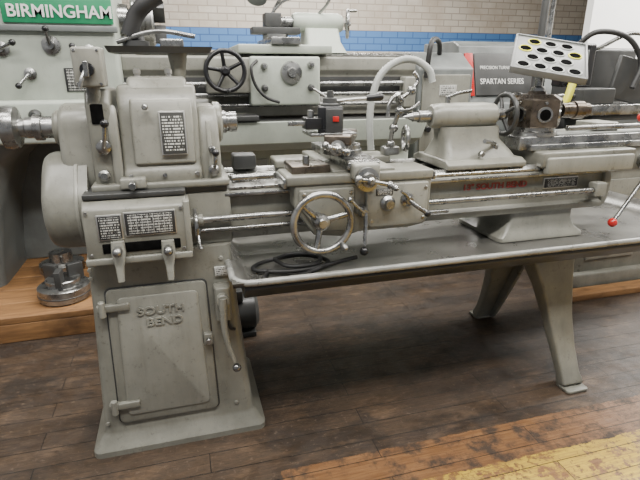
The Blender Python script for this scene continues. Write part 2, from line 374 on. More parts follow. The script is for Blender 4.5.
tube('back_gear_lever',[(.10,1.68,1.03),(.105,1.66,1.06),(.108,1.66,1.085)],.006,'steel',L)
ball('back_gear_ball',(.108,1.66,1.09),.012,'black',L)
for i,x in enumerate((-.165,-.06,.045)): bolt('headstock_bolt_%d'%i,(x,1.683,1.022),(0,-1,0),.008,'steel',L,.006)
for i,(x,y) in enumerate(((-.12,1.80),(-.02,1.80))):
    rev('headstock_oil_cup_%d'%i,(x,y+.02,1.325),(0,0,1),[(0,.009),(.012,.009),(.014,.012),(.026,.012),(.03,.007)],'brass',L)
box('feed_reverse_bracket',-.20,-.12,1.655,1.70,.985,1.02,'grey2',L,.006)
cyl('feed_reverse_plunger',(-.16,1.66,1.003),(-.16,1.615,1.003),.012,'steel',L)
box('control_box',-.288,-.205,1.665,1.76,1.30,1.415,'grey2',L,.008)
cyl('control_box_dial',(-.247,1.667,1.352),(-.247,1.65,1.352),.020,'black',L)
box('control_box_knob',-.254,-.240,1.630,1.655,1.33,1.375,'steel',L,.003)
tube('control_box_lever',[(-.25,1.65,1.352),(-.262,1.635,1.325),(-.27,1.63,1.30)],.006,'steel',L)
cyl('control_box_stem',(-.247,1.72,1.25),(-.247,1.72,1.31),.02,'grey',L)
for i,(x,z) in enumerate(((-.278,1.31),(-.215,1.31),(-.278,1.405),(-.215,1.405))): bolt('control_box_screw_%d'%i,(x,1.666,z),(0,-1,0),.005,'steel',L,.003)
# shelf tray on post
cyl('shelf_post',(.015,1.90,1.32),(.015,1.92,1.405),.020,'grey',L,r2=.034)
loft('shelf_tray',[rr(-.205,.125,1.84,2.08,1.405,.015),rr(-.215,.135,1.83,2.09,1.425,.018)],'dkgrey',L,0,50)
box('shelf_gauge_base',-.04,.04,1.90,1.97,1.425,1.452,'steel',L,.005)
rev('shelf_indicator',(-.12,1.95,1.425),(0,0,1),[(0,.045),(.02,.045),(.022,.03),(.05,.028),(.055,.015)],'dkgrey',L)
tube('shelf_grip_handle',[(-.14,1.93,1.46),(-.11,1.93,1.525),(-.075,1.92,1.56),(-.03,1.92,1.59)],.028,'rubber',L)
tube('shelf_clamp_rod',[(-.18,1.92,1.44),(-.05,1.90,1.475),(.08,1.90,1.46)],.008,'steel',L)
# bed
def bedprof(y0):
    return [(y0,.775),(y0,.80),(y0+.018,.812),(y0+.018,.922),(y0,.932),(y0,.945),(y0+.012,.955),(y0+.06,.955),(y0+.06,.775)]
prismx('bed_front_web',bedprof(1.70),.0,1.78,'grey',L,.003)
prismx('bed_rear_web',[(3.72-y,z) for y,z in bedprof(1.70)][::-1],.0,1.78,'grey',L,.003)
prismx('front_vee_way',[(1.703,.954),(1.703,.962),(1.72,.978),(1.737,.962),(1.745,.962),(1.745,.954)],.128,1.775,'way',L,.0012)
prismx('inner_flat_way',[(1.765,.945),(1.765,.966),(1.80,.966),(1.80,.945)],.128,1.775,'way',L,.0012)
prismx('rear_flat_way',[(1.90,.945),(1.90,.966),(1.935,.966),(1.935,.945)],.128,1.775,'way',L,.0012)
prismx('rear_vee_way',[(1.975,.954),(1.975,.962),(1.992,.978),(2.01,.962),(2.015,.954)],.128,1.775,'way',L,.0012)
for i in range(6):
    x=.1+.32*i; box('bed_cross_rib_%d'%i,x,x+.03,1.75,1.97,.79,.93,'dkgrey',L,.004)
prismy('bed_tail_end',[(1.775,.775),(1.80,.785),(1.812,.82),(1.812,.91),(1.80,.945),(1.775,.955)],1.70,2.02,'grey',L,.006)
box('bed_left_block',-.0,.15,1.69,2.02,.765,.955,'grey',L,.008)
cyl('lead_screw',(.0,1.668,.862),(1.70,1.668,.862),.0115,'steel',L)
cyl('feed_shaft_collar',(.0,1.668,.862),(.05,1.668,.862),.02,'grey2',L)
cyl('control_rod',(.02,1.672,.822),(1.0,1.672,.822),.0075,'steel',L)
box('gear_rack',.13,1.74,1.690,1.702,.932,.944,'steel',L,.001)
box('lead_screw_bracket',1.69,1.745,1.65,1.70,.835,.895,'grey2',L,.006)
text('bed_lettering','13" SOUTH BEND',(1.235,1.7155,.898),.034,'maroon',L,.001,sx=1.15,bold=.0010)
box('bed_name_plate_frame',1.47,1.645,1.714,1.721,.870,.918,'brass',L,.001)
box('bed_name_plate',1.475,1.64,1.710,1.717,.875,.913,'plate',L,.001)
tube('reverse_rod_lever',[(.03,1.66,.822),(.03,1.63,.79),(.035,1.61,.775)],.007,'steel',L)
tube('bed_left_handle',[(.025,1.66,.90),(.025,1.615,.885),(.026,1.60,.86),(.026,1.60,.83)],.008,'steel',L)
# loose setup block and bar resting on the ways
box('ways_setup_block',.19,.28,1.93,2.01,.978,1.035,'dkgrey',L,.006)
cyl('ways_test_bar',(.16,1.72,.990),(.31,1.73,.990),.012,'steel',L)
# carriage
box('saddle_front',.33,.885,1.60,1.76,.972,1.008,'grey',L,.008)
box('saddle_bridge',.50,.74,1.62,2.08,.975,1.02,'grey',L,.008)
box('saddle_rear',.36,.86,1.94,2.08,.972,1.005,'grey',L,.008)
box('saddle_wiper_left',.322,.332,1.60,1.75,.968,1.0,'steel',L,.002)
box('saddle_wiper_right',.883,.892,1.60,1.75,.968,1.0,'steel',L,.002)
prismy('apron_body',[(.36,.975),(.36,.90),(.39,.85),(.43,.79),(.55,.775),(.60,.79),(.80,.79),(.86,.80),(.88,.83),(.88,.975)],1.605,1.69,'grey',L,.008)
prismy('apron_right_cover',[(.62,.965),(.62,.82),(.64,.805),(.84,.805),(.862,.83),(.862,.965)],1.590,1.61,'grey2',L,.006)
prismy('apron_left_cover',[(.375,.96),(.375,.90),(.44,.81),(.54,.80),(.575,.83),(.575,.96)],1.592,1.61,'grey',L,.006)
wheel('carriage_handwheel',(.435,1.515,.862),(0,-1,0),.100,.0125,L,3,'steel',.028,.02,.55,True)
cyl('handwheel_shaft',(.435,1.60,.862),(.435,1.52,.862),.02,'steel',L)
rev('apron_clutch_boss',(.70,1.595,.895),(0,-1,0),[(0,.03),(.012,.028),(.02,.018),(.035,.016)],'steel',L)
rev('star_knob_hub',(.60,1.595,.875),(0,-1,0),[(0,.022),(.03,.02),(.045,.012)],'steel',L)
tube('half_nut_lever',[(.605,1.555,.875),(.60,1.54,.82),(.592,1.525,.765)],.0075,'steel',L)
ball('half_nut_ball',(.589,1.52,.745),.016,'black',L)
tube('feed_selector_lever',[(.60,1.555,.875),(.57,1.545,.90),(.545,1.54,.925)],.006,'steel',L)
ball('feed_selector_ball',(.542,1.54,.93),.011,'steel',L)
rev('half_nut_cam_hub',(.775,1.59,.905),(0,-1,0),[(0,.025),(.015,.024),(.02,.014),(.03,.013)],'steel',L)
tube('half_nut_arm',[(.775,1.565,.905),(.80,1.555,.885),(.835,1.545,.862)],.007,'steel',L,r_end=.009)
ball('half_nut_arm_ball',(.84,1.544,.858),.013,'black',L)
tube('half_nut_arm2',[(.775,1.565,.905),(.755,1.555,.93),(.735,1.55,.945)],.006,'steel',L)
for i,(x,z) in enumerate(((.64,.945),(.85,.945),(.64,.83),(.845,.83),(.39,.945),(.56,.945))):
    bolt('apron_screw_%d'%i,(x,1.5925 if x<.6 else 1.5905,z),(0,-1,0),.007,'steel',L,.004)
box('feed_label',.655,.72,1.588,1.592,.925,.95,'plate',L,.001)
prismx('cross_slide',[(1.60,1.02),(1.60,1.045),(1.61,1.052),(2.10,1.052),(2.10,1.02)],.55,.67,'steel',L,.003)
box('cross_slide_bracket',.56,.66,1.565,1.61,.99,1.045,'grey2',L,.01)
rev('cross_slide_dial',(.605,1.57,.995),(0,-1,0),[(0,.038),(.006,.042),(.026,.042),(.028,.026),(.045,.024)],'steel',L)
crank('cross_slide_crank',(.605,1.528,.995),.075,math.radians(-12),L)
rev('compound_swivel_base',(.59,1.79,1.05),(0,0,1),[(0,.075),(.018,.075),(.02,.070),(.035,.070)],'steel',L,40)
box('compound_slide_lower',.545,.625,1.66,1.90,1.075,1.10,'steel',L,.004,RZ(math.radians(-25)))
box('compound_slide_top',.525,.62,1.63,1.86,1.10,1.135,'rust',L,.006,RZ(math.radians(-25)))
rev('compound_dial',(.525,1.635,1.095),(-.42,-.9,0),[(0,.026),(.02,.027),(.022,.018),(.035,.016)],'steel',L)
crank('compound_crank',(.51,1.60,1.095),.055,math.radians(160),L)
box('slide_chip_guard',.36,.50,1.64,1.78,1.005,1.035,'rust',L,.004)
cyl('carriage_lock_bolt',(.42,1.68,1.035),(.42,1.68,1.065),.012,'steel',L,n=6)
T=root_child('quick_change_tool_post',L)
R14=RZ(math.radians(-14))
box('tool_post_body',.485,.575,1.705,1.795,1.137,1.228,'black',T,.005,R14)
box('tool_post_dovetail',.50,.56,1.69,1.71,1.14,1.222,'dkgrey',T,.003,R14)
box('tool_post_label',.522,.543,1.684,1.69,1.178,1.196,'red',T,.001,R14)
rev('tool_post_cap',(.53,1.75,1.225),(0,0,1),[(0,.036),(.010,.036),(.014,.028),(.03,.026),(.032,.013),(.055,.012)],'dkgrey',T)
tube('tool_post_handle',[(.535,1.745,1.242),(.60,1.73,1.249),(.66,1.715,1.254)],.007,'steel',T,r_end=.006)
rev('tool_post_handle_grip',(.655,1.717,1.254),(1,-.2,.08),[(0,.008),(.01,.012),(.05,.014),(.062,.008)],'black',T)
box('tool_holder',.43,.49,1.71,1.775,1.15,1.19,'black',T,.003)
cyl('tool_holder_nut',(.455,1.745,1.19),(.455,1.745,1.215),.012,'steel',T)
box('cutting_tool_shank',.37,.475,1.725,1.74,1.163,1.178,'steel',T,.001)
box('compound_mount_plate',.44,.61,1.68,1.81,1.128,1.139,'steel',T,.002)
# tailstock
S=root_child('tailstock',L)
prismx('tailstock_base',[(1.70,.975),(1.70,.995),(1.73,1.01),(1.97,1.01),(2.01,.995),(2.01,.975)],1.0,1.36,'grey',S,.005)
loft('tailstock_column',[rr(1.01,1.345,1.735,1.965,1.005,.03),rr(1.02,1.33,1.75,1.95,1.03,.03),rr(1.03,1.29,1.785,1.915,1.08,.03),rr(1.02,1.29,1.795,1.905,1.13,.03)],'grey',S,0,50)
rev('tailstock_barrel',(.985,1.85,1.172),(1,0,0),[(0,.040),(.01,.048),(.05,.052),(.24,.052),(.29,.046),(.30,.036)],'grey2',S)
cyl('tailstock_quill',(.93,1.85,1.172),(.985,1.85,1.172),.024,'steel',S)
cyl('live_center_body',(.905,1.85,1.172),(.93,1.85,1.172),.019,'steel',S,)
cyl('live_center_point',(.865,1.85,1.172),(.905,1.85,1.172),.002,'steel',S,r2=.016,b=.0005)
cyl('tailstock_screw_boss',(1.285,1.85,1.172),(1.325,1.85,1.172),.025,'steel',S)
wheel('tailstock_handwheel',(1.335,1.85,1.172),(1,0,0),.082,.010,S,4,'dkgrey',.02,.012,.3,True)
cyl('quill_clamp_screw',(1.06,1.85,1.22),(1.06,1.85,1.25),.011,'steel',S)
tube('quill_clamp_lever',[(1.06,1.85,1.245),(1.09,1.82,1.262),(1.13,1.79,1.272)],.007,'steel',S)
cyl('tailstock_clamp_post',(1.25,1.77,1.01),(1.25,1.77,1.06),.013,'steel',S)
tube('tailstock_clamp_lever',[(1.25,1.77,1.06),(1.20,1.73,1.075),(1.15,1.70,1.085)],.008,'steel',S)
bolt('tailstock_setover_screw',(1.16,1.735,1.03),(0,-1,0),.012,'steel',S,.02)
# turret assembly
U=root_child('bed_turret',L)
box('turret_bed_saddle',1.42,1.90,1.68,2.03,.966,1.03,'grey',U,.01)
box('turret_saddle_front_skirt',1.44,1.88,1.665,1.70,.94,1.01,'grey2',U,.008)
box('turret_slide',1.36,2.10,1.76,1.95,1.03,1.085,'steel',U,.005)
box('turret_slide_top_plate',1.40,2.08,1.785,1.925,1.084,1.092,'hose',U,.002)
box('turret_slide_gib',1.40,2.08,1.735,1.765,1.03,1.055,'steel',U,.003)
box('turret_slide_gib_rear',1.40,2.08,1.945,1.975,1.03,1.055,'steel',U,.003)
tc_=Vector((1.485,1.85,0))
rev('turret_index_base',tc_+Vector((0,0,1.085)),(0,0,1),[(0,.10),(.015,.10),(.02,.09),(.035,.09)],'steel',U,40)
rev('turret_hexagon',tc_+Vector((0,0,1.12)),(0,0,1),[(0,.109),(.005,.114),(.112,.114),(.119,.104),(.132,.078),(.134,.042),(.146,.038)],'rust',U,6,20)
a2,u2,v2=fr((0,0,1))
for k in range(6):
    a=math.radians(30+60*k); d=(u2*math.cos(a)+v2*math.sin(a)); c=tc_+Vector((0,0,1.174))+d*.0978
    rev('turret_socket_ring_%d'%k,c,d,[(0,.033),(.006,.032),(.0065,.025)],'steel',U)
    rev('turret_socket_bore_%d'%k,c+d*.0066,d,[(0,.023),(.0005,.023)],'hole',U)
    bolt('turret_socket_screw_%d'%k,c+Vector((0,0,.047)),d,.007,'steel',U,.008)
rev('turret_tool_holder',(1.60,1.83,1.185),(1,-.1,0),[(0,.03),(.03,.032),(.055,.032),(.058,.038),(.10,.038),(.105,.03),(.13,.028)],'rust',U)
rev('turret_clamp_stud',tc_+Vector((0,0,1.25)),(0,0,1),[(0,.03),(.03,.028),(.035,.016),(.075,.016)],'steel',U)
cyl('turret_stop_rod',(1.62,1.80,1.11),(2.05,1.80,1.11),.012,'steel',U)
box('turret_stop_block',1.78,1.90,1.80,1.93,1.09,1.13,'grey2',U,.006)
H_=Vector((2.02,1.69,.965))
rev('turnstile_hub',H_+Vector((0,.09,0)),(0,-1,0),[(0,.04),(.06,.04),(.065,.035),(.11,.035),(.115,.02)],'steel',U)
box('turnstile_housing',1.90,2.12,1.745,1.95,.92,1.03,'grey',U,.01)
for k,(tx,tz) in enumerate(((1.80,.715),(1.845,1.165),(2.24,1.21),(2.18,.74))):
    e=Vector((tx,1.64,tz)); tube('turnstile_arm_%d'%k,[H_+Vector((0,-.01,0)),e],.009,'steel',U,smooth=False)
    ball('turnstile_ball_%d'%k,e,.020,'red',U)
# collet tray
K=root('collet_tray')
o0=Vector((1.325,1.83,1.355)); ex=Vector((.20,-.13,-.04)); ez_=Vector((.17,.17,.115))
exn=ex.normalized(); eyn=(ez_-exn*ez_.dot(exn)).normalized(); nn=exn.cross(eyn)
W,D=.285,.30
def tp(a,b,c=0): return o0+exn*a+eyn*b+nn*c
def tbox(name,a0,a1,b0,b1,c0,c1,mat,bb=.002):
    return loft(name,[[tp(a0,b0,c),tp(a1,b0,c),tp(a1,b1,c),tp(a0,b1,c)] for c in (c0,c1)],mat,K,bb)
tbox('tray_plate',0,W,0,D,0,.008,'traymat')
tbox('tray_lip_front',0,W,-.006,.002,-.015,.014,'traymat'); tbox('tray_lip_back',0,W,D-.002,D+.006,-.015,.014,'traymat')
tbox('tray_lip_left',-.006,.002,-.004,D,-.015,.014,'traymat'); tbox('tray_lip_right',W-.002,W+.006,-.004,D,-.015,.014,'traymat')
i=0
for r in range(4):
    for c in range(4 if r%2==0 else 3):
        a=.042+.067*c+(.033 if r%2 else 0); b=.042+.071*r; q=tp(a,b,.0085)
        yl=(r*3+c)%3==0
        torus('collet_rim_%d'%i,q,nn,.026,.0035,'yellow' if yl and r>1 else 'hose',K,20,8); rev('collet_bore_%d'%i,q,nn,[(0,.0245),(.0008,.0245)],'hole',K,20); i+=1
cyl('tray_post',(1.485,1.85,1.326),tp(.14,.12,-.002),.016,'dkgrey',K)
tbox('tray_post_bracket',.09,.19,.07,.17,-.02,-.001,'dkgrey')
# coolant piping
P=root_child('coolant_line',L)
tube('coolant_conduit',[(.80,2.02,1.02),(.79,2.02,1.12),(.80,2.03,1.23),(.84,2.04,1.33),(.92,2.05,1.385),(1.0,2.05,1.39),(1.06,2.03,1.35),(1.075,2.02,1.30)],.016,'hose',P,k=14,ripple=.12)
tube('coolant_feed_pipe',[(.86,1.96,1.005),(.86,1.94,1.10),(.875,1.92,1.18),(.88,1.92,1.22),(.86,1.90,1.26)],.010,'steel',P)
for i,(x,y,z) in enumerate(((.86,1.95,1.05),(.865,1.935,1.12),(.88,1.92,1.19),(.88,1.92,1.235),(.93,1.92,1.27))): ball('coolant_joint_%d'%i,(x,y,z),.019,'steel',P)
tube('coolant_nozzle',[(.88,1.92,1.235),(.85,1.90,1.25),(.82,1.89,1.22),(.815,1.885,1.17)],.008,'steel',P)
tube('coolant_upper_pipe',[(.88,1.92,1.235),(.93,1.92,1.27),(.96,1.93,1.31),(.94,1.93,1.34)],.008,'steel',P)
box('coolant_valve_block',.83,.90,1.94,1.99,1.005,1.04,'steel',P,.006)
tube('coolant_valve_lever',[(.88,1.92,1.19),(.92,1.89,1.20),(.95,1.88,1.225)],.006,'steel',P)
torus('steady_ring',(.905,1.90,1.08),(1,-.2,0),.045,.010,'steel',P)
# chip pan
def panring(o,z): return [(.13-o,1.46-o,z),(2.30+o,1.46-o,z),(2.30+o,2.34+o,z),(.13-o,2.34+o,z)]
bm=bmesh.new()
rings=[panring(.010,.690),panring(.012,.705),panring(0,.708),panring(-.010,.700),panring(-.05,.655),panring(-.07,.648)]
vs=[[bm.verts.new(p) for p in r] for r in rings]
for a,b in zip(vs,vs[1:]):
    for j in range(4): bm.faces.new((a[j],a[(j+1)%4],b[(j+1)%4],b[j]))
bm.faces.new(vs[-1])
pan=mk('chip_pan',bm,'pan',L,30)
sm=pan.modifiers.new('thickness','SOLIDIFY'); sm.thickness=.004; sm.offset=-1
tube('pan_rolled_edge',[(.20,1.452,.70),(2.30,1.452,.70)],.0115,'panlip',L,smooth=False)
tube('pan_rolled_edge_left',[(.20,1.452,.70),(.155,1.46,.70),(.128,1.50,.70),(.124,1.58,.70),(.124,2.33,.70)],.0115,'panlip',L,k=3)
tube('pan_rolled_edge_back',[(.124,2.345,.70),(2.30,2.345,.70)],.0115,'panlip',L,smooth=False)
prismx('pan_rail_lip_shade',[(1.475,.680),(1.525,.650),(1.60,.640),(1.60,.618),(1.52,.618),(1.468,.668)],.16,2.2,'dkgrey',L,.003)  # front rail and lip underside, dark grey paints the shade below the rim
box('pan_support_rail_rear',.16,2.2,2.24,2.27,.615,.642,'dkgrey',L,.003)
loft('bed_riser',[rr(1.27,1.70,1.69,2.03,.652,.02),rr(1.27,1.70,1.69,2.03,.668,.02),rr(1.30,1.67,1.705,2.015,.69,.02),rr(1.33,1.65,1.715,2.0,.73,.02),rr(1.33,1.65,1.715,2.0,.776,.02)],'grey2',L,0,40)
for i,x in enumerate((1.305,1.665)): bolt('riser_bolt_%d'%i,(x,1.71,.668),(0,0,1),.012,'steel',L,.014)
# tail legs
def legsec(y,z,xc,w,t,n):
    return [(xc+sx*w/2,y+n[0]*st*t/2,z+n[1]*st*t/2) for sx,st in ((-1,-1),(1,-1),(1,1),(-1,1))]
for nm,sg in (('front',-1),('rear',1)):
    cy=1.85
    path=[(.10,.635,1.545,.25,.11),(.135,.56,1.550,.225,.10),(.18,.44,1.560,.165,.080),(.225,.30,1.572,.125,.065),(.28,.16,1.582,.102,.055),(.325,.06,1.59,.098,.050),(.350,.012,1.594,.112,.055)]
    S_=[]
    for i,(dy,z,xc,w,t) in enumerate(path):
        a=path[max(i-1,0)]; b=path[min(i+1,len(path)-1)]
        tv=Vector((b[0]-a[0],b[1]-a[1])).normalized()
        S_.append(legsec(cy+sg*dy,z,xc,w,t,(-tv.y*sg,tv.x)))
    loft('tail_leg_%s'%nm,S_,'grey',L,.012,60)
    loft('tail_leg_foot_%s'%nm,[rr(1.54,1.65,cy+sg*.36-.042,cy+sg*.36+.042,z,.015) for z in (0,.014)],'grey',L,.004)
    loft('tail_leg_web_%s'%nm,[[(xc+w/2-.02,cy+sg*(dy-.05-.07*(1-i/6)),z),(xc+w/2,cy+sg*(dy-.05-.07*(1-i/6)),z),(xc+w/2,cy+sg*dy,z),(xc+w/2-.02,cy+sg*dy,z)] for i,(dy,z,xc,w,t) in enumerate(path)],'grey',L,.004,60)
box('tail_leg_top_plate',1.42,1.69,1.66,2.04,.60,.645,'grey',L,.01)
ar=[(1.70,.61),(2.0,.61),(2.0,.50)]+[(1.85+.13*math.cos(t),.44+.10*math.sin(t)) for t in (math.pi*k/8 for k in range(9))]+[(1.70,.50)]
prismx('tail_leg_arch_web',ar,1.60,1.625,'grey',L,.003)
W_=root('power_cable')
tube('cable_run',[(.26,1.62,.662),(.24,1.56,.660),(.35,1.56,.660),(.50,1.66,.660),(.42,1.76,.660),(.26,1.72,.662),(.22,1.65,.662),(.38,1.60,.664),(.62,1.68,.660)],.008,'rubber',W_)
tube('cable_loop',[(.30,1.70,.676),(.34,1.62,.676),(.44,1.62,.676),(.47,1.70,.676),(.38,1.74,.676),(.30,1.70,.678)],.008,'rubber',W_)

# ================================================================ PLATFORM + CHUCK
F=root('wood_platform')
for i in range(9): box('platform_plank_%d'%i,-2.6,.08,2.6+i*.19,2.6+i*.19+.186,.105,.142,'wood',F,.004)
for i in range(4): box('platform_skid_%d'%i,-2.3+i*.74,-2.2+i*.74,2.65,4.28,0,.105,'wood',F,.004)
box('platform_front_beam',-2.6,.08,2.6,2.65,0,.104,'wood',F,.004)
Q=root('lathe_chuck')
rev('chuck_body',(-.70,2.80,.143),(0,0,1),[(0,.125),(.008,.135),(.075,.135),(.083,.125),(.084,.05)],'steel',Q,48)
torus('chuck_groove',(-.70,2.80,.18),(0,0,1),.134,.004,'dkgrey',Q)
rev('chuck_upper_plate',(-.70,2.80,.227),(0,0,1),[(0,.09),(.03,.09),(.034,.085)],'steel',Q,40)
for k in range(3):
    R3=RZ(2.1*k+.5); d=R3@Vector((1,0,0))
    c=Vector((-.70,2.80,.25))+d*.07; box('chuck_jaw_%d'%k,c.x-.04,c.x+.04,c.y-.016,c.y+.016,.24,.33,'dkgrey',Q,.003,R3)
Q2=root('lathe_faceplate')
rev('faceplate_body',(-.80,3.25,.143),(0,0,1),[(0,.13),(.05,.13),(.055,.07),(.12,.065),(.125,.05)],'steel',Q2,40)

# ================================================================ BACKGROUND LATHE
B=root('metal_lathe')
box('rear_headstock',-1.9,-.28,3.0,3.65,1.12,1.86,'greygreen',B,.025)
loft('rear_headstock_pedestal',[rr(-1.9,-1.07,3.02,3.85,.142,.08,6),rr(-1.9,-1.07,3.02,3.85,.22,.08,6),rr(-1.9,-1.02,3.02,3.80,.60,.12,6),rr(-1.9,-.93,3.02,3.75,.85,.14,6),rr(-1.9,-.75,3.02,3.70,1.02,.10,6),rr(-1.9,-.60,3.02,3.66,1.13,.06,6)],'midgrey',B,0,50)
box('rear_headstock_back_support',-1.2,-.28,3.50,3.62,.142,1.13,'midgrey',B,.01)
box('rear_base_cabinet',-.28,1.0,3.20,3.60,.145,.885,'greygreen',B,.012)
for i in range(3): box('rear_base_door_%d'%i,-.22+.4*i,.14+.4*i,3.190,3.205,.25,.80,'hose',B,.006)
box('rear_pedestal_seam',-1.75,-1.2,3.012,3.03,.3,.9,'grey',B,.008)
box('maker_sign_panel',-.80,-.285,2.985,3.002,1.575,1.72,'green',B,.003)
text('maker_sign_letters','BIRMINGHAM',(-.53,2.98,1.628),.082,'white',B,.002,sx=.98,bold=.0015)
box('rear_headstock_ledge',-1.9,-.27,2.97,3.0,1.535,1.565,'midgrey',B,.004)
for i,(x,z,r) in enumerate(((-.83,1.45,.035),(-.60,1.47,.045),(-.42,1.44,.035),(-.72,1.33,.03),(-.98,1.30,.03))):
    rev('rear_selector_boss_%d'%i,(x,3.0,z),(0,-1,0),[(0,r),(.015,r),(.02,r*.5),(.05,r*.45)],'steel',B)
    a=1.2*i+.4; tube('rear_selector_lever_%d'%i,[(x,2.955,z),(x+.07*math.cos(a),2.93,z+.07*math.sin(a))],.008,'steel',B,smooth=False)
    ball('rear_selector_ball_%d'%i,(x+.075*math.cos(a),2.93,z+.075*math.sin(a)),.016,'black',B)
box('rear_speed_chart',-.56,-.38,2.993,3.002,1.24,1.36,'plate2',B,.001)
box('rear_label',-1.0,-.88,2.993,3.002,1.36,1.46,'plateL',B,.001)
box('rear_gearbox',-1.3,-.32,2.90,3.02,.98,1.20,'greygreen',B,.02)
box('rear_gearbox_plate',-.80,-.55,2.893,2.902,1.02,1.07,'plate2',B,.001)
for i in range(5):
    rev('rear_gearbox_knob_%d'%i,(-1.01+.15*i,2.90,1.13),(0,-1,0),[(0,.03),(.02,.028),(.035,.015)],'dkgrey',B)
rev('rear_spindle_nose',(-.28,3.33,1.625),(1,0,0),[(0,.09),(.05,.085),(.052,.06),(.07,.06)],'steel',B)
rev('rear_chuck',(-.21,3.33,1.625),(1,0,0),[(0,.13),(.01,.14),(.11,.14),(.12,.13),(.121,.04)],'steel',B,48)
for k in range(3):
    R3=RX(2.094*k+.4); c=Vector((-.06,3.33,1.625))+R3@Vector((0,.075,0))
    box('rear_chuck_jaw_%d'%k,c.x-.035,c.x+.035,c.y-.05,c.y+.05,c.z-.02,c.z+.02,'dkgrey',B,.004,R3)
prismx('rear_bed',[(3.10,1.08),(3.10,1.16),(3.13,1.19),(3.13,1.32),(3.10,1.35),(3.10,1.42),(3.12,1.435),(3.50,1.435),(3.50,1.08)],-.28,1.52,'grey2',B,.006)
prismx('rear_bed_way',[(3.11,1.434),(3.14,1.452),(3.17,1.434)],-.2,1.5,'way',B,.001)
prismx('rear_bed_way_back',[(3.43,1.434),(3.46,1.452),(3.49,1.434)],-.2,1.5,'way',B,.001)
cyl('rear_lead_screw',(-.3,3.07,1.27),(1.45,3.07,1.27),.016,'steel',B)
cyl('rear_feed_rod',(-.3,3.07,1.21),(1.45,3.07,1.21),.012,'steel',B)
cyl('rear_control_rod',(-.3,3.06,1.15),(1.45,3.06,1.15),.011,'steel',B)
box('rear_rod_bracket',1.42,1.50,3.03,3.12,1.12,1.31,'grey2',B,.01)
box('rear_bed_web_panel',-.28,1.50,3.122,3.131,1.20,1.31,'dkgrey',B,.001)
loft('rear_chip_tray',[rr(-.30,1.50,3.02,3.65,.88,.02),rr(-.30,1.53,2.96,3.68,.93,.02),rr(-.30,1.56,2.93,3.70,1.06,.02)],'greygreen',B,.004)
box('rear_tray_swarf_bed',-.28,1.54,2.95,3.68,1.055,1.064,'dkgrey',B,.001)
box('rear_tail_pedestal',1.0,1.5,3.08,3.6,0,.88,'greygreen',B,.02)
box('rear_apron',.42,.84,2.98,3.12,1.15,1.425,'greygreen',B,.014)
rev('rear_apron_dial',(.66,2.98,1.335),(0,-1,0),[(0,.062),(.01,.066),(.025,.06),(.03,.03),(.05,.025)],'steel',B)
torus('rear_apron_dial_ring',(.66,2.96,1.335),(0,-1,0),.045,.007,'dkgrey',B)
for i,(x,z) in enumerate(((.50,1.37),(.50,1.25),(.78,1.38),(.78,1.25))):
    rev('rear_apron_knob_%d'%i,(x,2.98,z),(0,-1,0),[(0,.02),(.03,.018),(.04,.01)],'dkgrey' if i%2 else 'steel',B)
tube('rear_apron_lever',[(.78,2.95,1.25),(.84,2.92,1.21),(.88,2.91,1.18)],.008,'steel',B); ball('rear_apron_lever_ball',(.885,2.91,1.175),.017,'black',B)
tube('rear_apron_hose',[(.46,2.97,1.40),(.42,2.93,1.36),(.44,2.93,1.27),(.50,2.93,1.20),(.58,2.95,1.17)],.009,'rubber',B)
box('rear_saddle',.36,.92,3.0,3.55,1.44,1.49,'greygreen',B,.008)
box('rear_cross_slide',.55,.72,2.98,3.5,1.49,1.53,'steel',B,.004)
rev('rear_compound_base',(.63,3.28,1.53),(0,0,1),[(0,.08),(.03,.08)],'steel',B)
box('rear_compound',.48,.78,3.22,3.34,1.56,1.60,'dkgrey',B,.005)
box('rear_tool_post',.56,.66,3.22,3.33,1.60,1.68,'dkgrey',B,.005)
tube('rear_tool_post_lever',[(.61,3.28,1.68),(.67,3.25,1.74),(.72,3.2,1.76)],.008,'steel',B)
wheel('rear_carriage_wheel',(.27,2.88,1.345),(0,-1,0),.105,.013,B,5,'black',.028,.015,.3,True,'black')
cyl('rear_wheel_shaft',(.27,2.88,1.345),(.27,3.05,1.345),.02,'steel',B)
box('rear_wheel_housing',.17,.43,3.0,3.12,1.22,1.42,'grey2',B,.012)
loft('rear_tailstock_body',[rr(.80,1.06,3.12,3.5,1.45,.02),rr(.82,1.04,3.2,3.42,1.52,.02),rr(.82,1.04,3.24,3.4,1.60,.03)],'greygreen',B,.004)
rev('rear_tailstock_barrel',(.75,3.32,1.635),(1,0,0),[(0,.05),(.02,.06),(.30,.06),(.33,.045)],'greygreen',B)
cyl('rear_tailstock_quill',(.62,3.32,1.635),(.76,3.32,1.635),.032,'steel',B)
wheel('rear_tailstock_wheel',(1.12,3.32,1.635),(1,-.3,0),.08,.011,B,3,'steel',.022,.01,.2,True)
tube('rear_tailstock_clamp',[(.92,3.30,1.69),(.95,3.24,1.73),(.97,3.2,1.78)],.009,'steel',B)
tube('work_lamp_arm',[(.62,3.45,1.49),(.66,3.5,1.70),(.72,3.45,1.83),(.62,3.35,1.88),(.54,3.3,1.84)],.011,'steel',B)
rev('work_lamp_head',(.53,3.30,1.80),(-.2,-.5,-.8),[(-.06,.02),(-.03,.045),(0,.06),(.03,.066),(.05,.062)],'midgrey',B)
box('rear_drip_shelf',.05,.45,2.90,3.05,1.07,1.10,'dkgrey',B,.004)

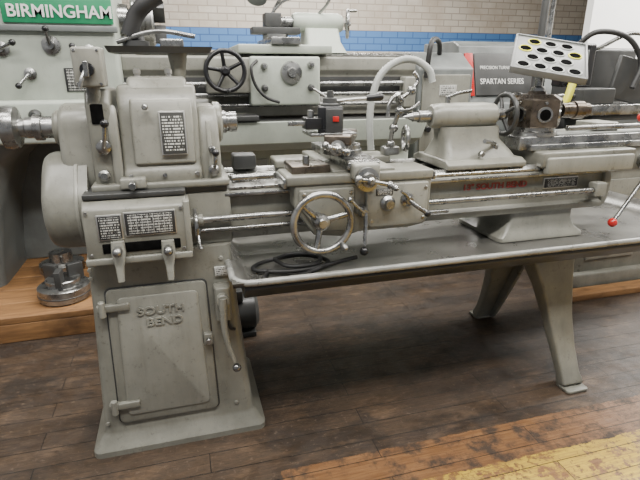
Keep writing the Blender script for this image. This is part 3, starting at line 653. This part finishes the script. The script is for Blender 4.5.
# ================================================================ CABINETS / RIGHT MACHINES
E=root('electrical_cabinet')
prismx('cabinet_body',[(3.25,0),(3.25,1.36),(3.42,1.47),(3.75,1.47),(3.75,0)],1.62,2.05,'midgrey',E,.015)
box('cabinet_door',1.65,2.02,3.235,3.252,.2,1.32,'grey',E,.006)
cyl('cabinet_handle',(1.70,3.235,.95),(1.70,3.20,.95),.02,'black',E)
box('cabinet_label',1.78,1.91,3.229,3.236,1.18,1.25,'plateL',E,.001)
tube('cabinet_conduit',[(1.85,3.4,1.46),(1.82,3.36,1.53),(1.74,3.28,1.55),(1.67,3.20,1.50),(1.66,3.215,1.30)],.018,'rubber',E)
N=root('enclosed_turning_center')
prismx('enclosure_body',[(4.0,0),(4.0,1.0),(4.08,1.06),(4.22,1.56),(4.32,1.60),(4.9,1.60),(4.9,0)],2.48,3.75,'midgrey',N,.015)
th=math.atan(.28); rs=RX(-th)
box('enclosure_window_panel',2.62,3.35,4.130,4.145,1.12,1.50,'dkgrey',N,.006,rs)
box('enclosure_red_stripe',2.52,2.60,4.120,4.138,1.12,1.50,'red',N,.002,rs)
text('enclosure_letters','SPARTAN SERIES',(2.90,4.112,1.25),.070,'white',N,.001,(math.pi/2-th,0,0),.9)
text('enclosure_letters_small','PRECISION TURNING CENTER',(2.93,4.145,1.37),.042,'white',N,.001,(math.pi/2-th,0,0),.9)
X=root('milling_machine')
box('mill_base',2.95,3.9,3.1,4.0,0,.25,'dkgrey',X,.02)
box('mill_column',3.3,3.75,3.5,3.95,.25,1.52,'dkgrey',X,.03)
box('mill_knee',3.1,3.6,3.15,3.5,.7,1.0,'midgrey',X,.02)
box('mill_table',2.65,4.0,3.12,3.42,1.02,1.10,'steel',X,.01)
box('mill_saddle',3.05,3.55,3.15,3.5,.97,1.02,'dkgrey',X,.01)
box('mill_vise',2.95,3.25,3.16,3.36,1.10,1.22,'dkgrey',X,.015)
cyl('mill_vise_screw',(2.80,3.26,1.16),(2.95,3.26,1.16),.018,'steel',X)
box('mill_panel',3.0,3.28,3.45,3.6,1.22,1.55,'black',X,.02)
box('mill_panel_screen',3.03,3.2,3.44,3.452,1.36,1.50,'midgrey',X,.004)
tube('mill_yellow_guard_bar',[(2.73,3.1,1.10),(2.76,3.1,1.18),(2.80,3.12,1.28),(2.86,3.15,1.38)],.028,'yellow',X)
box('mill_splash_guard',3.25,3.7,3.2,3.24,1.1,1.42,'dkgrey',X,.01,Matrix.Rotation(.2,3,'Y'))
cyl('mill_vertical_rod',(2.85,3.6,1.0),(2.85,3.6,2.3),.03,'dkgrey',X)
cyl('mill_vertical_rod_b',(3.0,3.7,1.0),(3.0,3.7,2.3),.02,'steel',X)
box('mill_rod_foot',2.78,3.08,3.52,3.78,0,1.02,'dkgrey',X,.01)
tube('mill_hose',[(3.0,3.4,1.5),(3.1,3.3,1.62),(3.3,3.2,1.58),(3.42,3.15,1.40),(3.35,3.12,1.22)],.02,'rubber',X)
tube('mill_hose_b',[(3.3,3.5,1.5),(3.45,3.3,1.62),(3.6,3.2,1.52),(3.55,3.15,1.3)],.016,'steel',X)
wheel('mill_table_wheel',(2.62,3.27,1.06),(-1,0,0),.08,.01,X,3,'steel',.02,.01,.2,True)
Y_=root('machine_base_cabinet')
box('base_cabinet_body',2.34,3.3,2.36,2.95,.10,.82,'grey',Y_,.02)
box('base_cabinet_foot',2.30,3.34,2.32,2.99,0,.12,'grey',Y_,.015)
box('base_cabinet_door',2.42,2.80,2.348,2.362,.2,.72,'grey2',Y_,.006)
box('base_cabinet_top',2.30,3.34,2.32,2.99,.82,.86,'dkgrey',Y_,.01)
rev('base_cabinet_flange',(2.58,2.36,.30),(0,-1,0),[(0,.07),(.02,.07),(.022,.04),(.04,.035)],'steel',Y_)
Z_=root('wood_skid')
box('skid_board',2.05,3.5,2.20,2.30,0,.04,'wood',Z_,.004)
J=root('electric_motor')
rev('motor_body',(.10,2.40,.12),(1,0,0),[(0,.07),(.02,.095),(.20,.095),(.22,.07)],'dkgrey',J)
box('motor_foot',.12,.30,2.32,2.48,0,.03,'dkgrey',J,.004)
box('motor_terminal_box',.14,.24,2.33,2.46,.20,.27,'dkgrey',J,.008)

# ================================================================ LIGHTS
def fixture(x,y,z,lx,ly,pw,col=(1,.975,.93)):
    r=root('fluorescent_light')
    box('fixture_housing',x-lx/2,x+lx/2,y-ly/2,y+ly/2,z+.03,z+.10,'white',r,.01)
    for s in (-.4,.4): cyl('fixture_hanger_%d'%(s>0),(x+s*lx,y,z+.09),(x+s*lx,y,3.8),.01,'steel',r)
    for s in (-.25,.25): cyl('fixture_tube_%d'%(s>0),(x-lx/2+.05,y+s*ly,z+.01),(x+lx/2-.05,y+s*ly,z+.01),.018,'white',r)
    l=bpy.data.lights.new('lamp_light','AREA'); l.shape='RECTANGLE'; l.size=lx; l.size_y=ly; l.energy=pw; l.color=col
    o=bpy.data.objects.new('lamp_light',l); C.objects.link(o); o.location=(x,y,z-.03); o.parent=r
fixture(0.1,.3,3.3,2.4,.35,160); fixture(2.7,.9,3.3,2.4,.35,135); fixture(.6,2.6,3.4,2.4,.35,140); fixture(3.4,3.0,3.4,2.4,.35,130); fixture(1.5,5.6,3.4,2.6,.35,190); fixture(-1.9,1.4,3.3,2.4,.35,70); fixture(6.0,3.4,3.4,2.4,.35,380)
w=bpy.data.worlds.new('world'); scn.world=w; w.use_nodes=True
bg=w.node_tree.nodes['Background']; bg.inputs[0].default_value=(.92,.95,1,1); bg.inputs[1].default_value=.42

# ================================================================ CAMERA
cd=bpy.data.cameras.new('camera'); cam=bpy.data.objects.new('camera',cd); C.objects.link(cam)
cd.sensor_width=36; cd.lens=490/640*36; cd.clip_start=.05
cam.location=(0,0,1.35); cam.rotation_euler=(math.pi/2-math.atan(170/490),0,-math.radians(15.7))
scn.camera=cam
